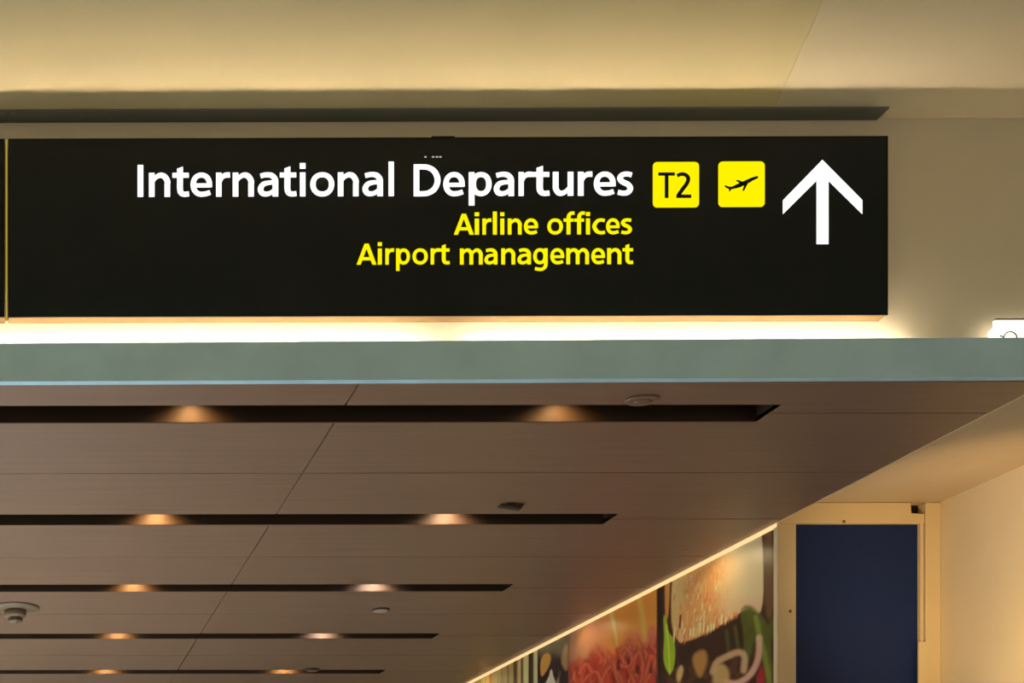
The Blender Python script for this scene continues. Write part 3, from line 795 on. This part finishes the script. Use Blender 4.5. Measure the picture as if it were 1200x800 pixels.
# ------------------------------------------------------------------ recessed downlights in the slots
def downlight(x, y, col, watts, label, beam=1.0, tint=(0.64, 0.83, 1.0)):
    e = empty('recessed_downlight', (x, y, ZC + 0.155)); tag(e, label, 'downlight', 'downlights recessed in the ceiling slots')
    bm = bmesh.new(); add_lathe(bm, [(0.045, 0.0), (0.05, 0.0), (0.05, 0.036), (0.02, 0.040), (0.02, 0.036), (0.045, 0.030)], 20)
    obj('housing', bm, 'white_metal', e, (x, y, ZC + 0.112), True)
    bm = bmesh.new(); add_lathe(bm, [(0.03, 0.0), (0.036, 0.004), (0.036, 0.008)], 20)
    obj('lens', bm, glow('lens_glow', col, 6.0), e, (x, y, ZC + 0.114), True)
    ld = bpy.data.lights.new('spot', 'SPOT'); ld.energy = watts; ld.color = col[:3]; ld.spot_size = math.radians(144); ld.spot_blend = 0.9
    ld.shadow_soft_size = 0.02
    lo = bpy.data.objects.new('spot', ld); COL.objects.link(lo); lo.parent = e; lo.location = (0, 0, -0.155 + 0.102)
    lb = bpy.data.lights.new('added_floor_beam', 'SPOT'); lb.energy = ADDED_BEAM_W * beam; lb.color = tint; lb.spot_size = math.radians(64); lb.spot_blend = 0.4  # extra beam, added so floor bounce brightens and tints the planks
    lb.shadow_soft_size = 0.025
    lo = bpy.data.objects.new('added_floor_beam', lb); COL.objects.link(lo); lo.parent = e; lo.location = (0, 0, -0.155 + 0.101)
    return e


ordn = ['nearest', 'second nearest', 'third nearest', 'fourth nearest', 'fifth nearest']
WARM = (1.0, 0.56, 0.22, 1); PALE = (1.0, 0.66, 0.40, 1); COOL = (1.0, 0.80, 0.64, 1)
for k in range(5):
    yk = Y0 + k * PITCH
    downlight(0.61, yk, WARM, SLOT_LAMP_W * (0.5 if k == 0 else 1.0), 'warm downlight in the %s ceiling slot, left of the plank seam' % ordn[k], 0.12, (0.85, 0.92, 1.0))
    downlight(1.95, yk, (WARM, PALE, COOL, COOL, WARM)[k], SLOT_LAMP_W * (0.4 if k == 0 else 1.0), '%s downlight in the %s ceiling slot, right of the plank seam' % (('warm', 'pinkish', 'pale', 'pale', 'warm')[k], ordn[k]), 0.01, (1.0, 0.82, 0.62))
    for x, w in ((-0.72, 'first'), (-2.05, 'second'), (-3.38, 'third')):  # unseen downlights assumed here, added to brighten the left planks
        downlight(x, yk, PALE, SLOT_LAMP_W, '%s assumed downlight left of the picture in the %s ceiling slot' % (w, ordn[k]))

# small unseen spots assumed in the planks, added to brighten the posters
for k, y in enumerate((6.12, 7.62, 9.3)):
    e = empty('assumed_poster_spot', (X_EDGE - 0.19, y, ZC)); tag(e, 'tiny assumed spot, added in the planks to brighten the %s' % ('burger print', 'noodle print', 'stalk print')[k], 'downlight', 'assumed poster spots')
    bm = bmesh.new(); add_lathe(bm, [(0.016, 0.0006), (0.016, -0.0012), (0.012, -0.0014)], 16); obj('ring', bm, 'brown_cap', e, e.location, True)
    ld = bpy.data.lights.new('spot', 'SPOT'); ld.energy = ASSUMED_POSTER_W; ld.color = (1.0, 0.74, 0.42); ld.spot_size = math.radians(150); ld.spot_blend = 0.6; ld.shadow_soft_size = 0.012
    lo = bpy.data.objects.new('spot', ld); COL.objects.link(lo); lo.parent = e; lo.location = (0, 0, -0.006); lo.rotation_euler = (0, math.radians(-20), 0)

# unseen bracket spot below the frame, added to brighten the niche
g = Vector((3.45, 4.50, 2.26)); aim = (Vector((4.195, 5.42, 3.14)) - g).normalized()
e = empty('added_niche_spot', (X_RIGHT, g.y, g.z - 0.05)); tag(e, 'unseen spotlight added to brighten the niche, aimed at the blue door', 'lamp')
bm = bmesh.new(); add_lathe(bm, [(0.03, -0.12), (0.05, -0.10), (0.055, 0.0), (0.05, 0.0), (0.03, -0.06)], 24)
h = obj('head', bm, 'dark_cap', e, g, True); h.rotation_euler = aim.to_track_quat('Z', 'Y').to_euler()
bm = bmesh.new(); add_tube(bm, [(X_RIGHT - g.x - 0.01, 0, -0.05), (0.02, -0.05, -0.05), (-0.02, -0.1, -0.05)], 0.010, 10); obj('arm', bm, 'dark_cap', e, g, True)
bm = bmesh.new(); add_box(bm, X_RIGHT - g.x - 0.014, X_RIGHT - g.x - 0.001, -0.045, 0.045, -0.1, 0.0, 0.003); obj('wall_plate', bm, 'dark_cap', e, g)
ld = bpy.data.lights.new('spot', 'SPOT'); ld.energy = ADDED_NICHE_W; ld.color = (1.0, 0.68, 0.32); ld.spot_size = math.radians(70); ld.spot_blend = 0.9; ld.shadow_soft_size = 0.045
lo = bpy.data.objects.new('spot', ld); COL.objects.link(lo); lo.parent = e; lo.location = g + aim * 0.01 - e.location
lo.rotation_euler = (-aim).to_track_quat('Z', 'Y').to_euler()

# ------------------------------------------------------------------ small fittings on the plank ceiling
p = on_z(750, 470, ZC)
e = empty('ceiling_disc', (p.x, 4.318, ZC)); tag(e, 'flush brown oval disc on the first ceiling plank behind the beam', 'detector')
bm = bmesh.new(); add_lathe(bm, [(0.058, 0), (0.058, -0.005), (0.054, -0.008), (0.03, -0.009)], 40, 1, 0.72); obj('cover', bm, 'brown_cap', e, e.location, True)
bm = bmesh.new(); add_lathe(bm, [(0.030, -0.009), (0.030, -0.012), (0.024, -0.014)], 32, 1, 0.72); obj('cap', bm, 'brown_cap', e, e.location, True)

p = on_z(599, 590.5, ZC)
e = empty('wedge_fitting', (p.x, p.y, ZC)); tag(e, 'small dark wedge-shaped fitting just before the second ceiling slot', 'fitting')  # dark wedge of unknown use, gives no light
bm = bmesh.new(); add_lathe(bm, [(0.02, 0), (0.02, -0.004), (0.016, -0.006)], 24); obj('base', bm, 'dark_cap', e, e.location, True)
bm = bmesh.new()
add_prism(bm, [(-0.056, -0.006), (0.052, -0.006), (0.046, -0.013), (0.038, -0.026), (0.0, -0.018), (-0.056, -0.011)], -0.016, 0.016, 'y')
bmesh.ops.bevel(bm, geom=list(bm.edges), offset=0.002, segments=2, affect='EDGES')
obj('body', bm, 'dark_cap', e, e.location)

p = on_z(446, 714, ZC)
e = empty('ceiling_disc', (p.x, p.y, ZC)); tag(e, 'small pale round disc beyond the third ceiling slot', 'detector')
bm = bmesh.new(); add_lathe(bm, [(0.05, 0), (0.05, -0.006), (0.045, -0.008)], 32); obj('rim', bm, 'dark_cap', e, e.location, True)
bm = bmesh.new(); add_lathe(bm, [(0.043, -0.008), (0.040, -0.011), (0.02, -0.012)], 32); obj('cap', bm, 'tan_case_light', e, e.location, True)

p = on_z(366, 784, ZC)
e = empty('ceiling_disc', (p.x, p.y, ZC)); tag(e, 'small dark disc just before the fifth ceiling slot', 'detector')
bm = bmesh.new(); add_lathe(bm, [(0.055, 0), (0.055, -0.006), (0.046, -0.010)], 32); obj('rim', bm, 'dark_cap', e, e.location, True)
bm = bmesh.new(); add_lathe(bm, [(0.04, -0.010), (0.036, -0.014), (0.02, -0.015)], 32); obj('cap', bm, 'brown_cap', e, e.location, True)

p = on_z(18, 712, ZC)
e = empty('smoke_detector', (p.x, p.y, ZC)); tag(e, 'beige smoke detector hanging under the planks at the left edge', 'smoke detector')
bm = bmesh.new(); add_lathe(bm, [(0.142, 0), (0.142, -0.006), (0.128, -0.014), (0.07, -0.016)], 40); obj('base_plate', bm, 'sensor', e, e.location, True)
bm = bmesh.new(); add_lathe(bm, [(0.066, -0.016), (0.064, -0.050), (0.060, -0.056), (0.046, -0.058)], 36); obj('body', bm, 'sensor', e, e.location, True)
bm = bmesh.new()
for k in range(8):
    a = 2 * math.pi * k / 8
    r = bmesh.ops.create_cube(bm, size=1)
    for v in r['verts']:
        q = Vector((v.co.x * 0.010 + 0.036, v.co.y * 0.012, v.co.z * 0.022 - 0.067)); v.co = Matrix.Rotation(a, 3, 'Z') @ q
obj('chamber_ribs', bm, 'sensor', e, e.location)
bm = bmesh.new(); add_lathe(bm, [(0.044, -0.076), (0.040, -0.084), (0.014, -0.086), (0.012, -0.092)], 32); obj('cap', bm, 'sensor', e, e.location, True)

# ------------------------------------------------------------------ assumed lamps of the hall, added unseen above and before the frame
def assumed_hall_lamp(x, y, watts, col, label):
    e = empty('assumed_hall_downlight', (x, y, ZH)); tag(e, label, 'downlight', 'assumed downlights in the hall ceiling')
    bm = bmesh.new(); add_lathe(bm, [(0.10, 0.0), (0.10, -0.010), (0.085, -0.012)], 28); obj('ring', bm, 'white_metal', e, e.location, True)
    bm = bmesh.new(); add_lathe(bm, [(0.08, -0.0125), (0.078, -0.014), (0.05, -0.015)], 24); obj('lens', bm, glow('assumed_hall_lens', col, 4.0), e, e.location, True)
    ld = bpy.data.lights.new('spot', 'SPOT'); ld.energy = watts; ld.color = col[:3]; ld.spot_size = math.radians(150); ld.spot_blend = 0.8; ld.shadow_soft_size = 0.08
    lo = bpy.data.objects.new('spot', ld); COL.objects.link(lo); lo.parent = e; lo.location = (0, 0, -0.03)


for i, (x, y) in enumerate([(-3.0, 1.2), (0.0, 1.2), (3.0, 1.2), (-3.0, -2.0), (0.0, -2.0), (3.0, -2.0)]):
    assumed_hall_lamp(x, y, ASSUMED_HALL_W, (1.0, 0.80, 0.55, 1), '%s assumed round downlight in the hall ceiling, %s the camera' % (('left', 'middle', 'right')[i % 3], ('before', 'behind')[i // 3]))
